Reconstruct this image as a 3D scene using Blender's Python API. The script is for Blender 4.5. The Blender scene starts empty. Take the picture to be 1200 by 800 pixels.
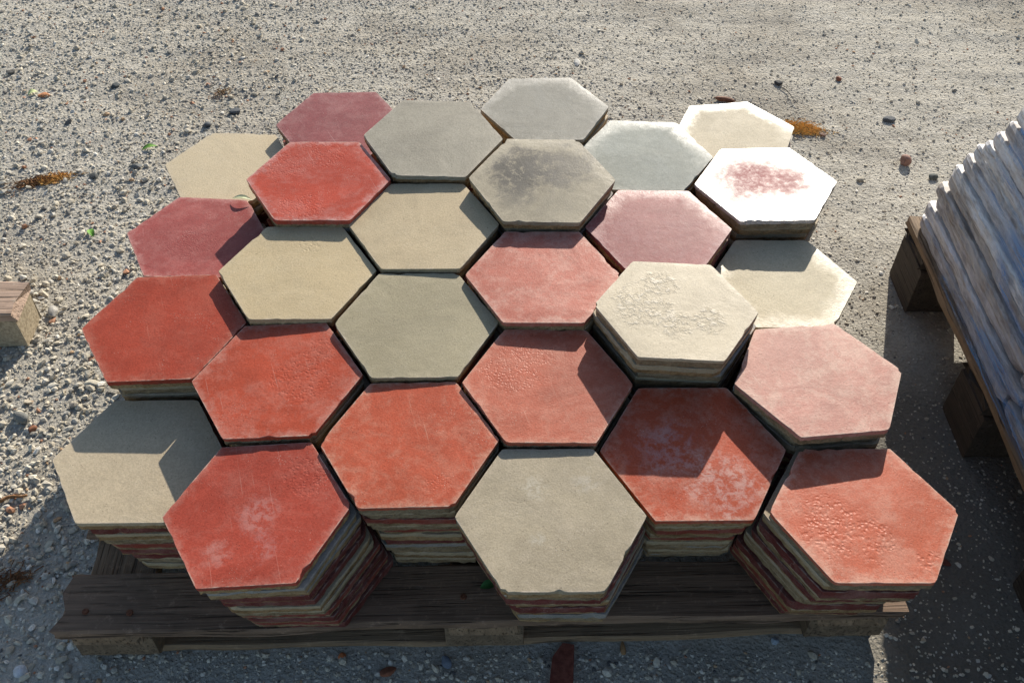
import bpy, bmesh, math, random
import numpy as np
from mathutils import Matrix, Vector

# ------------------------------------------------------------------ camera, light, exposure
scn = bpy.context.scene
col = scn.collection
FPX = 1149.91                                   # focal length in pixels of the 1200 px wide photograph
CAM = np.array([0.0308, -0.6678, 1.3151])
RM = np.array([[0.9999758, -0.0035007, 0.0060100],
               [-0.0016166, 0.7234466, 0.6903785],
               [0.0067647, 0.6903715, -0.7234234]])   # rows: right, up, forward
cd = bpy.data.cameras.new('camera'); cam = bpy.data.objects.new('camera', cd); col.objects.link(cam)
cd.sensor_width = 36.0; cd.lens = FPX / 1200 * 36.0; cd.clip_start = 0.02; cd.clip_end = 400
cam.matrix_world = Matrix(((RM[0][0], RM[1][0], -RM[2][0], CAM[0]), (RM[0][1], RM[1][1], -RM[2][1], CAM[1]),
                           (RM[0][2], RM[1][2], -RM[2][2], CAM[2]), (0, 0, 0, 1)))
scn.camera = cam

SUN_AZ, SUN_EL = math.radians(17.6), math.radians(23.4)
w = bpy.data.worlds.new('World'); scn.world = w; w.use_nodes = True
nt = w.node_tree; nt.nodes.clear()
sky = nt.nodes.new('ShaderNodeTexSky'); sky.sky_type = 'NISHITA'; sky.sun_disc = False
sky.sun_elevation = SUN_EL; sky.sun_rotation = SUN_AZ
bg = nt.nodes.new('ShaderNodeBackground'); bg.inputs['Strength'].default_value = 0.097
out = nt.nodes.new('ShaderNodeOutputWorld')
nt.links.new(sky.outputs[0], bg.inputs[0]); nt.links.new(bg.outputs[0], out.inputs[0])

sd = bpy.data.lights.new('sun', 'SUN'); sd.energy = 5.0; sd.angle = math.radians(0.53); sd.color = (1.0, 0.93, 0.82)
so = bpy.data.objects.new('sun', sd); col.objects.link(so)
to_sun = Vector((math.sin(SUN_AZ) * math.cos(SUN_EL), math.cos(SUN_AZ) * math.cos(SUN_EL), math.sin(SUN_EL)))
so.rotation_euler = to_sun.to_track_quat('Z', 'Y').to_euler(); so.location = to_sun * 20

scn.view_settings.view_transform = 'Standard'; scn.view_settings.look = 'None'
scn.view_settings.gamma = 1.0; scn.view_settings.use_curve_mapping = False
scn.view_settings.exposure = 0.55

# ------------------------------------------------------------------ helpers
rng = random.Random(7)
NR = np.random.RandomState(11)

def at(px, py, z=0.0):
    """photo pixel -> point on the level plane z"""
    d = np.array([(px - 600) / FPX, -(py - 400) / FPX, 1.0]) @ RM
    return Vector((CAM + d * ((z - CAM[2]) / d[2])).tolist())

def mesh_obj(name, verts, faces, mat=None, parent=None, smooth=False):
    me = bpy.data.meshes.new(name); me.from_pydata(verts, [], faces); me.update()
    if smooth: me.polygons.foreach_set('use_smooth', [True] * len(me.polygons))
    if mat: me.materials.append(mat)
    o = bpy.data.objects.new(name, me); col.objects.link(o)
    if parent: o.parent = parent
    return o

def empty(name, loc=(0, 0, 0), rz=0.0):
    o = bpy.data.objects.new(name, None); col.objects.link(o)
    o.location = loc; o.rotation_euler = (0, 0, rz); o.empty_display_size = 0.05
    return o

def tag(o, label, cat, group=None, kind=None):
    o['label'] = label; o['category'] = cat
    if group: o['group'] = group
    if kind: o['kind'] = kind
    return o

class N:
    """small node-tree builder"""
    def __init__(self, name):
        self.m = bpy.data.materials.new(name); self.m.use_nodes = True
        self.t = self.m.node_tree; self.t.nodes.clear()
        self.o = self.t.nodes.new('ShaderNodeOutputMaterial')
        self.b = self.t.nodes.new('ShaderNodeBsdfPrincipled')
        self.t.links.new(self.b.outputs[0], self.o.inputs[0])
        self.tc = self.t.nodes.new('ShaderNodeTexCoord')
    def set(self, sock, v):
        if v is None: return
        if isinstance(v, bpy.types.NodeSocket): self.t.links.new(v, sock)
        elif isinstance(v, (tuple, list)) and sock.type == 'RGBA' and len(v) == 3: sock.default_value = (*v, 1)
        else: sock.default_value = v
    def node(self, typ, **k):
        n = self.t.nodes.new(typ)
        for a, b in k.items(): setattr(n, a, b)
        return n
    def mapping(self, vec, scale=(1, 1, 1), loc=(0, 0, 0), rot=(0, 0, 0)):
        n = self.node('ShaderNodeMapping'); self.set(n.inputs['Vector'], vec)
        n.inputs['Scale'].default_value = scale; n.inputs['Location'].default_value = loc; n.inputs['Rotation'].default_value = rot
        return n.outputs[0]
    def noise(self, vec, scale, detail=4, rough=0.55, dist=0.0):
        n = self.node('ShaderNodeTexNoise'); self.set(n.inputs['Vector'], vec)
        n.inputs['Scale'].default_value = scale; n.inputs['Detail'].default_value = detail
        n.inputs['Roughness'].default_value = rough; n.inputs['Distortion'].default_value = dist
        return n.outputs[0]
    def voronoi(self, vec, scale, feature='F1', out='Distance', rnd=1.0):
        n = self.node('ShaderNodeTexVoronoi', feature=feature); self.set(n.inputs['Vector'], vec)
        n.inputs['Scale'].default_value = scale; n.inputs['Randomness'].default_value = rnd
        return n.outputs[out]
    def math(self, op, a, b=None, c=None, clamp=False):
        n = self.node('ShaderNodeMath', operation=op, use_clamp=clamp)
        self.set(n.inputs[0], a); self.set(n.inputs[1], b); self.set(n.inputs[2], c)
        return n.outputs[0]
    def ramp(self, v, lo, hi, a=0.0, b=1.0):
        n = self.node('ShaderNodeMapRange', interpolation_type='SMOOTHSTEP')
        self.set(n.inputs[0], v)
        for k, q in zip((1, 2, 3, 4), (lo, hi, a, b)): self.set(n.inputs[k], q)
        return n.outputs[0]
    def mix(self, f, a, b, mode='MIX'):
        n = self.node('ShaderNodeMix', data_type='RGBA', blend_type=mode)
        self.set(n.inputs[0], f); self.set(n.inputs[6], a); self.set(n.inputs[7], b)
        return n.outputs[2]
    def sep(self, v):
        n = self.node('ShaderNodeSeparateXYZ'); self.set(n.inputs[0], v); return n.outputs
    def bump(self, h, strength, dist, normal=None):
        n = self.node('ShaderNodeBump'); n.inputs['Strength'].default_value = strength; n.inputs['Distance'].default_value = dist
        self.set(n.inputs['Height'], h); self.set(n.inputs['Normal'], normal); return n.outputs[0]
    def colors(self, v, stops, interp='LINEAR'):
        n = self.node('ShaderNodeValToRGB'); self.set(n.inputs[0], v); cr = n.color_ramp; cr.interpolation = interp
        while len(cr.elements) > 1: cr.elements.remove(cr.elements[-1])
        cr.elements[0].position = stops[0][0]; cr.elements[0].color = (*stops[0][1], 1)
        for p, c in stops[1:]:
            e = cr.elements.new(p); e.color = (*c, 1)
        return n.outputs[0]
    def done(self, color=None, rough=None, normal=None, spec=None):
        self.set(self.b.inputs['Base Color'], color); self.set(self.b.inputs['Roughness'], rough)
        self.set(self.b.inputs['Normal'], normal); self.set(self.b.inputs['Specular IOR Level'], spec)
        return self.m

# ------------------------------------------------------------------ materials
RED, DRED, MAROON, PINK = (.40, .075, .048), (.32, .055, .045), (.27, .085, .085), (.47, .19, .155)
BEIGE, GREY, CREAM, PALE = (.49, .39, .235), (.335, .305, .235), (.53, .44, .295), (.36, .37, .33)
TT = 0.0205                                      # nominal tile thickness

def tile_material(name, base, bloom=(.55, .42, .36), bloom_amt=.35, seed=0.0, pits=(), blots=(), rough=.5,
                  edge=.3, edge_col=None, mott=.25, spec=.13, gloss_spec=.5, gloss_edge=0.0, pit_scale=170.0, pit_tone=None, blot_rough=0.0, blot_lo=.42, pit_sign=-1.0, gloss_dir=False, band=.010, blot_soft=False):
    bloom_amt *= .7 if base[0] < 2.5 * base[1] else .5
    n = N(name); ob = n.tc.outputs['Object']
    p = n.mapping(ob, loc=(seed * 3.1, seed * 1.7, seed * .9))
    x, y, z = n.sep(ob)[:3]
    # distance to the hexagon's edge, 1 at the rim
    ax, ay = n.math('ABSOLUTE', x), n.math('ABSOLUTE', y)
    hexd = n.math('MAXIMUM', ay, n.math('ADD', n.math('MULTIPLY', ax, .8660), n.math('MULTIPLY', ay, .5)))
    hexd = n.math('DIVIDE', hexd, .1)
    n1 = n.noise(p, 9, 5, .6, .6); n2 = n.noise(p, 42, 6, .65); n3 = n.noise(p, 420, 3, .7); n4 = n.noise(p, 16, 4, .6, 1.2); n5 = n.noise(p, 85, 7, .78, .3)
    dark = tuple(c * .72 for c in base)
    c = n.mix(n.math('MULTIPLY', n.ramp(n1, .38, .62), mott * 2.2, clamp=True), base, dark)
    c = n.mix(n.math('MULTIPLY', n.ramp(n.math('ADD', n.math('MULTIPLY', n4, .5), n.math('MULTIPLY', n5, .5)), .44, .64), bloom_amt), c, bloom)
    c = n.mix(.55, c, n.mix(n.ramp(n3, .3, .7), (.72, .72, .72), (1.2, 1.2, 1.2)), 'MULTIPLY')
    c = n.mix(n.math('MULTIPLY', n.ramp(n.noise(p, 260, 2, .5), .70, .76), .5), c, tuple(q * .45 for q in base))
    pv = n.voronoi(p, 230, 'F1')
    pore = n.math('MULTIPLY', n.ramp(pv, .12, .22, 1.0, 0.0), n.ramp(n.noise(p, 60, 3), .48, .62))
    grit = n.math('MULTIPLY', n.ramp(n.voronoi(p, 310, 'F1'), .10, .20, 1.0, 0.0), n.ramp(n.noise(p, 24, 4), .52, .66))
    c = n.mix(n.math('MULTIPLY', grit, .55), c, (.62, .56, .47))
    c = n.mix(n.math('MULTIPLY', pore, .75), c, tuple(q * .35 for q in base))
    ang = seed * 2.3
    st = n.noise(n.mapping(n.mapping(p, rot=(0, 0, ang)), scale=(14, 110, 1)), 1.0, 5, .7, .4)
    c = n.mix(n.math('MULTIPLY', n.ramp(st, .54, .76), .10), c, bloom)
    sc_ = n.noise(n.mapping(n.mapping(p, rot=(0, 0, ang + 1.1)), scale=(9, 420, 1)), 1.0, 2, .5)
    c = n.mix(n.math('MULTIPLY', n.ramp(sc_, .70, .76), .35), c, bloom)
    c = n.mix(n.math('MULTIPLY', n.ramp(n.noise(p, 7, 8, .75, 1.0), .52, .72), .28), c, tuple(q * .55 + .02 for q in base))
    # worn, dusty rim
    wob = n.math('ADD', hexd, n.math('MULTIPLY', n.math('SUBTRACT', n.math('ADD', n.math('MULTIPLY', n2, .45), n.math('MULTIPLY', n5, .55)), .5), .7))
    geo = n.node('ShaderNodeNewGeometry'); upz = n.ramp(n.sep(geo.outputs['True Normal'])[2], .35, .8)
    em = n.math('MULTIPLY', n.ramp(wob, .86, 1.08), upz)
    c = n.mix(n.math('MULTIPLY', em, edge), c, edge_col or bloom)
    rim = n.ramp(n.math('ADD', hexd, n.math('MULTIPLY', n.math('SUBTRACT', n.noise(p, 90, 3), .5), .07)), .982, 1.0)
    c = n.mix(n.math('MULTIPLY', n.math('MULTIPLY', rim, .55), upz), c, (.55, .47, .38))
    h_extra = None
    blotr = None
    for (bx, by, br, bc, ba) in blots:
        v = n.node('ShaderNodeCombineXYZ'); n.set(v.inputs[0], n.math('SUBTRACT', x, bx)); n.set(v.inputs[1], n.math('SUBTRACT', y, by))
        L = n.node('ShaderNodeVectorMath', operation='LENGTH'); n.set(L.inputs[0], v.outputs[0])
        d = n.math('ADD', n.math('DIVIDE', L.outputs['Value'], br), n.math('MULTIPLY', n.math('SUBTRACT', n.noise(p, 34, 9, .78, .5), .5), 2.6))
        mk = n.math('MULTIPLY', n.ramp(d, .35, 1.2, 1.0, 0.0), n.ramp(n5, blot_lo, blot_lo + .16))
        if blot_soft: mk = n.math('MULTIPLY', n.ramp(n.math('ADD', n.math('DIVIDE', L.outputs['Value'], br), n.math('MULTIPLY', n.math('SUBTRACT', n.noise(p, 22, 6, .65), .5), 1.0)), .25, 1.3, 1.0, 0.0), n.ramp(n5, .25, .62, .45, 1.0))
        blotr = mk if blotr is None else n.math('MAXIMUM', blotr, mk)
        c = n.mix(n.math('MULTIPLY', mk, ba), c, bc)
    # pits left by gravel or rain in the cement skin
    pm = None
    for (bx, by, br) in pits:
        v = n.node('ShaderNodeCombineXYZ'); n.set(v.inputs[0], n.math('SUBTRACT', x, bx)); n.set(v.inputs[1], n.math('SUBTRACT', y, by))
        L = n.node('ShaderNodeVectorMath', operation='LENGTH'); n.set(L.inputs[0], v.outputs[0])
        d = n.math('ADD', n.math('DIVIDE', L.outputs['Value'], br), n.math('MULTIPLY', n.math('SUBTRACT', n.noise(p, 34, 3), .5), 1.3))
        mk = n.ramp(d, .6, 1.0, 1.0, 0.0)
        pm = mk if pm is None else n.math('MAXIMUM', pm, mk)
    fine = n.bump(n3, .35, .0008)
    nrm = n.bump(n2, .25, .0012, fine)
    nrm = n.bump(n1, .35, .004, nrm)
    if pm is not None:
        warp = n.node('ShaderNodeVectorMath', operation='ADD'); n.set(warp.inputs[0], p)
        wn = n.node('ShaderNodeTexNoise'); n.set(wn.inputs['Vector'], p); wn.inputs['Scale'].default_value = 120
        wm = n.node('ShaderNodeVectorMath', operation='SCALE'); n.set(wm.inputs[0], wn.outputs['Color']); wm.inputs['Scale'].default_value = .006; n.set(warp.inputs[1], wm.outputs[0])
        vd = n.voronoi(warp.outputs[0], pit_scale * 1.35, 'F1')
        vc = n.sep(n.voronoi(warp.outputs[0], pit_scale * 1.35, 'F1', 'Color'))[0]
        pit = n.math('MULTIPLY', n.math('MULTIPLY', n.ramp(vd, .05, .75, 1.0, 0.0), n.ramp(vc, .2, .55)), pm)
        if pit_sign > 0: pit = n.math('MULTIPLY', n.ramp(n.noise(p, pit_scale, 6, .66, .5), .42, .64), pm)
        nrm = n.bump(pit, 1.0, pit_sign * .00042 * 150 / pit_scale, nrm)
        c = n.mix(n.math('MULTIPLY', pit, .5 if pit_sign > 0 else .12), c, pit_tone or tuple(q * .7 for q in base))
    # the mortar body under the coloured face, seen on the sides
    zz = n.math('ADD', z, n.math('MULTIPLY', n.math('SUBTRACT', n.noise(n.mapping(p, scale=(1, 1, .3)), 60, 4), .5), .0045))
    inf = n.node('ShaderNodeObjectInfo'); zz = n.math('SUBTRACT', zz, n.math('MULTIPLY', inf.outputs['Random'], .004))
    face = n.ramp(zz, TT - band - .0005, TT - band + .0008)
    s1 = n.noise(n.mapping(p, scale=(30, 30, 60)), 1.0, 5, .65); s2 = n.noise(p, 260, 5, .75)
    body = n.colors(n.math('ADD', n.math('MULTIPLY', s1, .55), n.math('MULTIPLY', s2, .45)),
                    [(.32, (.10, .072, .042)), (.45, (.25, .185, .108)), (.56, (.37, .285, .175)), (.72, (.52, .43, .29))])
    orr = n.math('FRACT', n.math('MULTIPLY', inf.outputs['Random'], 7.0))
    body = n.mix(1.0, body, n.colors(orr, [(0, (1.05, 1.0, .92)), (.3, (.8, .84, .9)), (.5, (1.15, 1.05, .9)), (.75, (.85, .72, .6)), (1, (.95, .95, .95))]), 'MULTIPLY')
    c = n.mix(face, body, c)
    sidebump = n.bump(n.math('ADD', n.math('MULTIPLY', s1, .6), s2), .9, .0025)
    mixn = n.node('ShaderNodeMix', data_type='VECTOR'); n.set(mixn.inputs[0], face); n.set(mixn.inputs[4], sidebump); n.set(mixn.inputs[5], nrm)
    r = n.math('ADD', rough, n.math('MULTIPLY', n.math('SUBTRACT', n4, .5), .25))
    if blotr is not None and blot_rough: r = n.math('ADD', r, n.math('MULTIPLY', blotr, blot_rough))
    if gloss_edge:
        gm = n.ramp(wob, .66, .98)
        if gloss_dir: gm = n.math('MULTIPLY', gm, n.ramp(n.math('ADD', y, n.math('MULTIPLY', n.math('SUBTRACT', n4, .5), .12)), -.05, .06))
        r = n.math('SUBTRACT', r, n.math('MULTIPLY', gm, gloss_edge), clamp=True)
        spec = n.math('ADD', spec, n.math('MULTIPLY', gm, gloss_spec))
    r = n.math('MAXIMUM', n.math('ADD', n.math('MULTIPLY', n.math('SUBTRACT', 1.0, face), .4), r), .12)
    return n.done(c, r, mixn.outputs[1], spec)

def wood_material(name, light, dark, scale=1.0, seed=0.0, axis=0, dirt=.3, rough=.75):
    n = N(name); ob = n.tc.outputs['Object']
    inf = n.node('ShaderNodeObjectInfo'); sh = n.math('MULTIPLY', inf.outputs['Random'], 7.3)
    v = n.node('ShaderNodeVectorMath', operation='ADD'); n.set(v.inputs[0], ob)
    cb = n.node('ShaderNodeCombineXYZ'); n.set(cb.inputs[0], sh); n.set(cb.inputs[1], sh); n.set(cb.inputs[2], seed); n.set(v.inputs[1], cb.outputs[0])
    sc = [60, 60, 60]; sc[axis] = 3.0
    g = n.noise(n.mapping(v.outputs[0], scale=[s * scale for s in sc]), 1.0, 6, .62, .5)
    sc2 = [240, 240, 240]; sc2[axis] = 6
    g2 = n.noise(n.mapping(v.outputs[0], scale=[s * scale for s in sc2]), 1.0, 3, .6)
    k = n.noise(v.outputs[0], 14, 5, .65)
    gg = n.math('ADD', n.math('MULTIPLY', g, .65), n.math('MULTIPLY', g2, .35))
    c = n.colors(gg, [(.30, dark), (.48, tuple((a + b) / 2 for a, b in zip(light, dark))), (.66, light)])
    c = n.mix(n.math('MULTIPLY', n.ramp(k, .5, .7), dirt), c, tuple(d * .7 for d in dark))
    crack = n.ramp(g2, .33, .40, 1.0, 0.0)
    c = n.mix(n.math('MULTIPLY', n.ramp(n.noise(v.outputs[0], 55, 6, .75), .55, .68), .4), c, tuple(min(.6, q * 1.5 + .03) for q in light))
    c = n.mix(n.math('MULTIPLY', crack, .6), c, tuple(d * .35 for d in dark))
    nr = n.bump(n.math('SUBTRACT', gg, n.math('MULTIPLY', crack, .5)), 1.0, .004)
    return n.done(c, rough, nr, .3)

def simple_noise_material(name, a, b, scale=60, rough=.8, bump=.6, bd=.002, spec=.3, lo=.35, hi=.65):
    n = N(name); ob = n.tc.outputs['Object']
    inf = n.node('ShaderNodeObjectInfo')
    p = n.node('ShaderNodeVectorMath', operation='ADD'); n.set(p.inputs[0], ob); n.set(p.inputs[1], inf.outputs['Location'])
    f = n.noise(p.outputs[0], scale, 5, .65)
    return n.done(n.mix(n.ramp(f, lo, hi), a, b), rough, n.bump(f, bump, bd), spec)

M_deck = wood_material('pallet_wood_dark', (.29, .192, .128), (.078, .05, .032), axis=0)
M_wood = wood_material('pallet_wood_brown', (.33, .225, .135), (.13, .085, .05), axis=0)
M_block = wood_material('pallet_block_wood', (.25, .18, .115), (.10, .07, .045), axis=1)
M_dark = wood_material('pallet_wood_baked_shade', (.08, .06, .045), (.03, .023, .017), axis=1)  # wood darkened for the shade under the deck, put into its colour
M_side = wood_material('pallet_wood_side', (.25, .175, .115), (.10, .066, .043), axis=1)
M_chip = simple_noise_material('pressed_chip_block', (.26, .21, .14), (.44, .37, .26), 190, .85, .5, .0015)
M_pinkwood = wood_material('pinkish_board', (.46, .33, .25), (.26, .18, .13), axis=0)
M_nail = simple_noise_material('rusty_nail', (.10, .035, .02), (.20, .08, .04), 300)

def ground_material():
    n = N('sandy_ground'); g = n.node('ShaderNodeNewGeometry'); p = g.outputs['Position']
    a = n.noise(p, 2.3, 4, .6); b = n.noise(p, 38, 6, .7); c3 = n.noise(p, 210, 4, .75); v = n.voronoi(p, 160, 'F1')
    col_ = n.colors(n.math('ADD', n.math('MULTIPLY', b, .5), n.math('MULTIPLY', c3, .5)),
                    [(.28, (.22, .197, .16)), (.44, (.44, .41, .345)), (.58, (.57, .535, .46)), (.76, (.70, .67, .60))])
    col_ = n.mix(n.math('MULTIPLY', n.ramp(a, .45, .65), .45), col_, (.26, .22, .165))
    x, y, z = n.sep(p)[:3]
    # damp soil with the pile's shadow deepened into its colour, round the two pallets' gap
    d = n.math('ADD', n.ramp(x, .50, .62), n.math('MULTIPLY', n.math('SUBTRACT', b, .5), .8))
    damp_shade = n.math('MULTIPLY', n.math('MULTIPLY', d, n.ramp(x, 1.25, 1.05)), n.ramp(n.math('ADD', y, n.math('MULTIPLY', n.math('SUBTRACT', a, .5), .5)), .62, .40), clamp=True)
    col_ = n.mix(n.math('MULTIPLY', damp_shade, .68), col_, (.055, .05, .043))
    h = n.math('ADD', n.math('MULTIPLY', c3, .7), n.math('MULTIPLY', v, .5))
    nr = n.bump(n.noise(p, 75, 5, .7), .6, .012, n.bump(h, 1.0, .005))
    return n.done(col_, .93, nr, .15)
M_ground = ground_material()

def gravel_material():
    n = N('gravel_stone'); g = n.node('ShaderNodeNewGeometry'); r = g.outputs['Random Per Island']; p = g.outputs['Position']
    c = n.colors(r, [(0, (.10, .10, .10)), (.03, (.25, .235, .205)), (.09, (.42, .375, .295)), (.25, (.53, .475, .37)), (.42, (.48, .45, .38)),
                     (.56, (.61, .555, .44)), (.72, (.57, .54, .47)), (.84, (.69, .635, .52)), (.93, (.77, .73, .64)), (.972, (.42, .20, .11)), (.986, (.46, .30, .17))], 'CONSTANT')
    f = n.noise(p, 260, 4, .7)
    c = n.mix(n.math('MULTIPLY', n.ramp(f, .35, .7), .35), c, (.34, .30, .24))
    return n.done(c, .85, n.bump(f, .6, .0015), .2)
M_gravel = gravel_material()

def slab_material():
    n = N('weathered_slab'); ob = n.tc.outputs['Object']; inf = n.node('ShaderNodeObjectInfo')
    v = n.node('ShaderNodeVectorMath', operation='ADD'); n.set(v.inputs[0], ob)
    cb = n.node('ShaderNodeCombineXYZ'); n.set(cb.inputs[1], n.math('MULTIPLY', inf.outputs['Random'], 5)); n.set(v.inputs[1], cb.outputs[0])
    p = v.outputs[0]
    a = n.noise(n.mapping(p, scale=(40, 7, 55)), 1, 6, .7, .3); b = n.noise(n.mapping(p, scale=(160, 22, 200)), 1, 5, .7); k = n.noise(p, 9, 4, .6)
    gg = n.math('ADD', n.math('MULTIPLY', a, .6), n.math('MULTIPLY', b, .4))
    c = n.colors(gg, [(.33, (.12, .10, .088)), (.43, (.38, .345, .32)), (.52, (.62, .60, .585)), (.64, (.84, .84, .85))])
    c = n.mix(n.math('MULTIPLY', n.ramp(k, .50, .7), .35), c, (.36, .27, .18))
    c = n.mix(1.0, c, n.colors(inf.outputs['Random'], [(0, (.68, .64, .60)), (.35, (1.0, .99, 1.0)), (.6, (.78, .79, .84)), (1, (1.1, 1.1, 1.1))]), 'MULTIPLY')
    return n.done(c, .5, n.bump(gg, .6, .0012), .5)
M_slab = slab_material()

def film_material():
    n = N('stretch_film'); ob = n.tc.outputs['Object']
    a = n.noise(n.mapping(ob, scale=(9, 4, 45)), 1, 5, .6, 1.0); b = n.noise(n.mapping(ob, scale=(5, 2.0, 9)), 1, 3, .55, .6)
    blue = n.ramp(b, .44, .56)  # blue tint patches, with blue glints put into the film's colour
    c = n.mix(blue, (.72, .76, .84), (.08, .30, .70))
    n.set(n.b.inputs['Alpha'], n.math('ADD', n.ramp(a, .50, .72, 0.0, .13), n.math('MULTIPLY', blue, n.ramp(a, .40, .6, 0.05, .6)), clamp=True))
    return n.done(c, .22, n.bump(n.noise(n.mapping(ob, scale=(40, 9, 70)), 1, 4, .6, 1.5), .7, .004), .6)
M_film = film_material()

# ------------------------------------------------------------------ ground
def axis(lo, hi, step, far, k=1.35):
    a = list(np.arange(lo, hi + 1e-6, step)); s = step; L = [a[0]]; H = [a[-1]]
    while L[-1] > -far: s *= k; L.append(L[-1] - s)
    s = step
    while H[-1] < far: s *= k; H.append(H[-1] + s)
    return np.array(L[:0:-1] + a + H[1:])

def fbm(x, y, octs, seed):
    r = np.random.RandomState(seed); o = np.zeros_like(x)
    for f, a in octs:
        for _ in range(5):
            th = r.uniform(0, 2 * np.pi); ph = r.uniform(0, 2 * np.pi); ff = f * r.uniform(.7, 1.4)
            o += a / 5 * np.sin(ff * (x * np.cos(th) + y * np.sin(th)) + ph)
    return o

def ground_h(x, y):
    h = fbm(x, y, [(3, .006), (9, .004), (31, .003), (80, .0022)], 3)
    e = 1.0
    for (x0, x1, y0, y1) in ((-.60, .60, -.07, .99), (.76, 1.57, -.53, .82), (-1.7, -.82, .53, .70)):   # trodden flat where pallets stand
        dx = np.maximum(np.maximum(x0 - x, x - x1), 0); dy = np.maximum(np.maximum(y0 - y, y - y1), 0)
        e = e * np.clip(np.hypot(dx, dy) / .09, 0, 1)
    return (h - .004) * e - .001

xs = axis(-1.75, 1.75, .0125, 45); ys = axis(-.45, 2.5, .0125, 45)
X, Y = np.meshgrid(xs, ys); Z = ground_h(X, Y)
nx, ny = len(xs), len(ys)
vv = np.stack([X, Y, Z], -1).reshape(-1, 3)
idx = np.arange(nx * ny).reshape(ny, nx)
ff = np.stack([idx[:-1, :-1], idx[:-1, 1:], idx[1:, 1:], idx[1:, :-1]], -1).reshape(-1, 4)
def np_mesh(name, v, f, mat, smooth=False):
    me = bpy.data.meshes.new(name); k = f.shape[1]
    me.vertices.add(len(v)); me.vertices.foreach_set('co', v.astype(np.float32).ravel())
    me.loops.add(f.size); me.loops.foreach_set('vertex_index', f.astype(np.int32).ravel())
    me.polygons.add(len(f)); me.polygons.foreach_set('loop_start', np.arange(0, f.size, k, dtype=np.int32))
    me.polygons.foreach_set('loop_total', np.full(len(f), k, dtype=np.int32))
    me.update(calc_edges=True)
    me.polygons.foreach_set('use_smooth', np.full(len(f), smooth))
    me.materials.append(mat); o = bpy.data.objects.new(name, me); col.objects.link(o); return o
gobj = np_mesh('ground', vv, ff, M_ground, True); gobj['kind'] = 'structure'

# ------------------------------------------------------------------ gravel (uncountable)
def ico(sub=0):
    bm = bmesh.new(); bmesh.ops.create_icosphere(bm, subdivisions=sub + 1, radius=1.0)
    bm.verts.ensure_lookup_table()
    v = np.array([q.co[:] for q in bm.verts]); f = np.array([[q.index for q in p.verts] for p in bm.faces]); bm.free(); return v, f
IV, IF = ico(0)
VAR = [IV * (1 + NR.uniform(-.32, .30, (12, 1))) + NR.uniform(-.12, .12, (12, 3)) for _ in range(40)]

def in_rect(x, y, r): return (x > r[0]) & (x < r[1]) & (y > r[2]) & (y < r[3])
def scatter(n, xr, yr, dens, smin, smax, power, sink, seed):
    r = np.random.RandomState(seed)
    x = r.uniform(*xr, n); y = r.uniform(*yr, n)
    keep = r.uniform(0, 1, n) < dens(x, y)
    keep &= ~(in_rect(x, y, (-.57, .575, -.022, .96)) | in_rect(x, y, (1.0, 1.5, -.5, .71)) | in_rect(x, y, (-1.7, -.85, .575, .645)))
    x, y = x[keep], y[keep]; m = len(x)
    s = smin + (smax - smin) * r.uniform(0, 1, m) ** power
    zc = ground_h(x, y) + s * r.uniform(sink[0], sink[1], m)
    var = r.randint(0, len(VAR), m); V = np.stack(VAR)[var]
    sc = np.stack([r.uniform(.8, 1.35, m), r.uniform(.65, 1.0, m), r.uniform(.40, .68, m)], 1) * s[:, None]
    V = V * sc[:, None, :]
    ya = r.uniform(0, 2 * np.pi, m); tl = r.normal(0, .35, m)
    c, s_ = np.cos(tl)[:, None], np.sin(tl)[:, None]
    V = np.stack([V[..., 0] * c - V[..., 2] * s_, V[..., 1], V[..., 0] * s_ + V[..., 2] * c], -1)
    c, s_ = np.cos(ya)[:, None], np.sin(ya)[:, None]
    V = np.stack([V[..., 0] * c - V[..., 1] * s_, V[..., 0] * s_ + V[..., 1] * c, V[..., 2]], -1)
    V += np.stack([x, y, zc], -1)[:, None, :]
    F = IF[None] + (np.arange(m) * 12)[:, None, None]
    return V.reshape(-1, 3), F.reshape(-1, 3)

def sm(v, a, b): t = np.clip((v - a) / (b - a), 0, 1); return t * t * (3 - 2 * t)
def patch(x, y, seed): return .5 + fbm(x, y, [(4, .5), (11, .5)], seed)
def d_coarse(x, y):      # the loose gravel left of the stack
    return np.clip(sm(-x, .42, .62) * (sm(1.0 - y, -.2, .35) * .8 + .32) * (.65 + .8 * patch(x, y, 21)) + .012 + .10 * sm(-y, -.03, .02) * sm(-x, -.6, -.5), 0, 1) * (1 - .5 * sm(x, .5, .62) * sm(-y, -.7, -.5)) * (1 - .45 * sm(y, .45, .9))
def d_mid(x, y):
    return np.clip((sm(-x, -.50, .15) * .95 + .22) * (.5 + .7 * patch(x, y, 22)) + .6 * sm(-y, -.05, .02), 0, 1) * (1 - .5 * sm(x, .5, .62) * sm(-y, -.7, -.5))
def d_fine(x, y):
    return np.clip(.55 + .5 * patch(x, y, 23) - .20 * sm(x, .3, .7) * sm(y, .7, 1.0) + .6 * sm(-y, -.1, .02), .06, 1) * (1 - .3 * sm(x, .5, .62) * sm(-y, -.7, -.5))
parts = [scatter(60000, (-1.65, 1.6), (-.4, 2.3), d_coarse, .0028, .0084, 1.8, (.0, .45), 1),
         scatter(100000, (-1.65, 1.6), (-.4, 2.3), d_mid, .0020, .0048, 1.9, (-.35, .3), 2),
         scatter(90000, (-1.65, 1.6), (-.4, 2.3), d_fine, .0011, .0025, 1.3, (-.1, .4), 3)]
off = 0; GV = []; GF = []
for v_, f_ in parts: GV.append(v_); GF.append(f_ + off); off += len(v_)
gr = np_mesh('gravel', np.concatenate(GV), np.concatenate(GF), M_gravel)
tag(gr, 'loose pale grey and beige gravel scattered over the sandy ground', 'gravel', kind='stuff')

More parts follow.
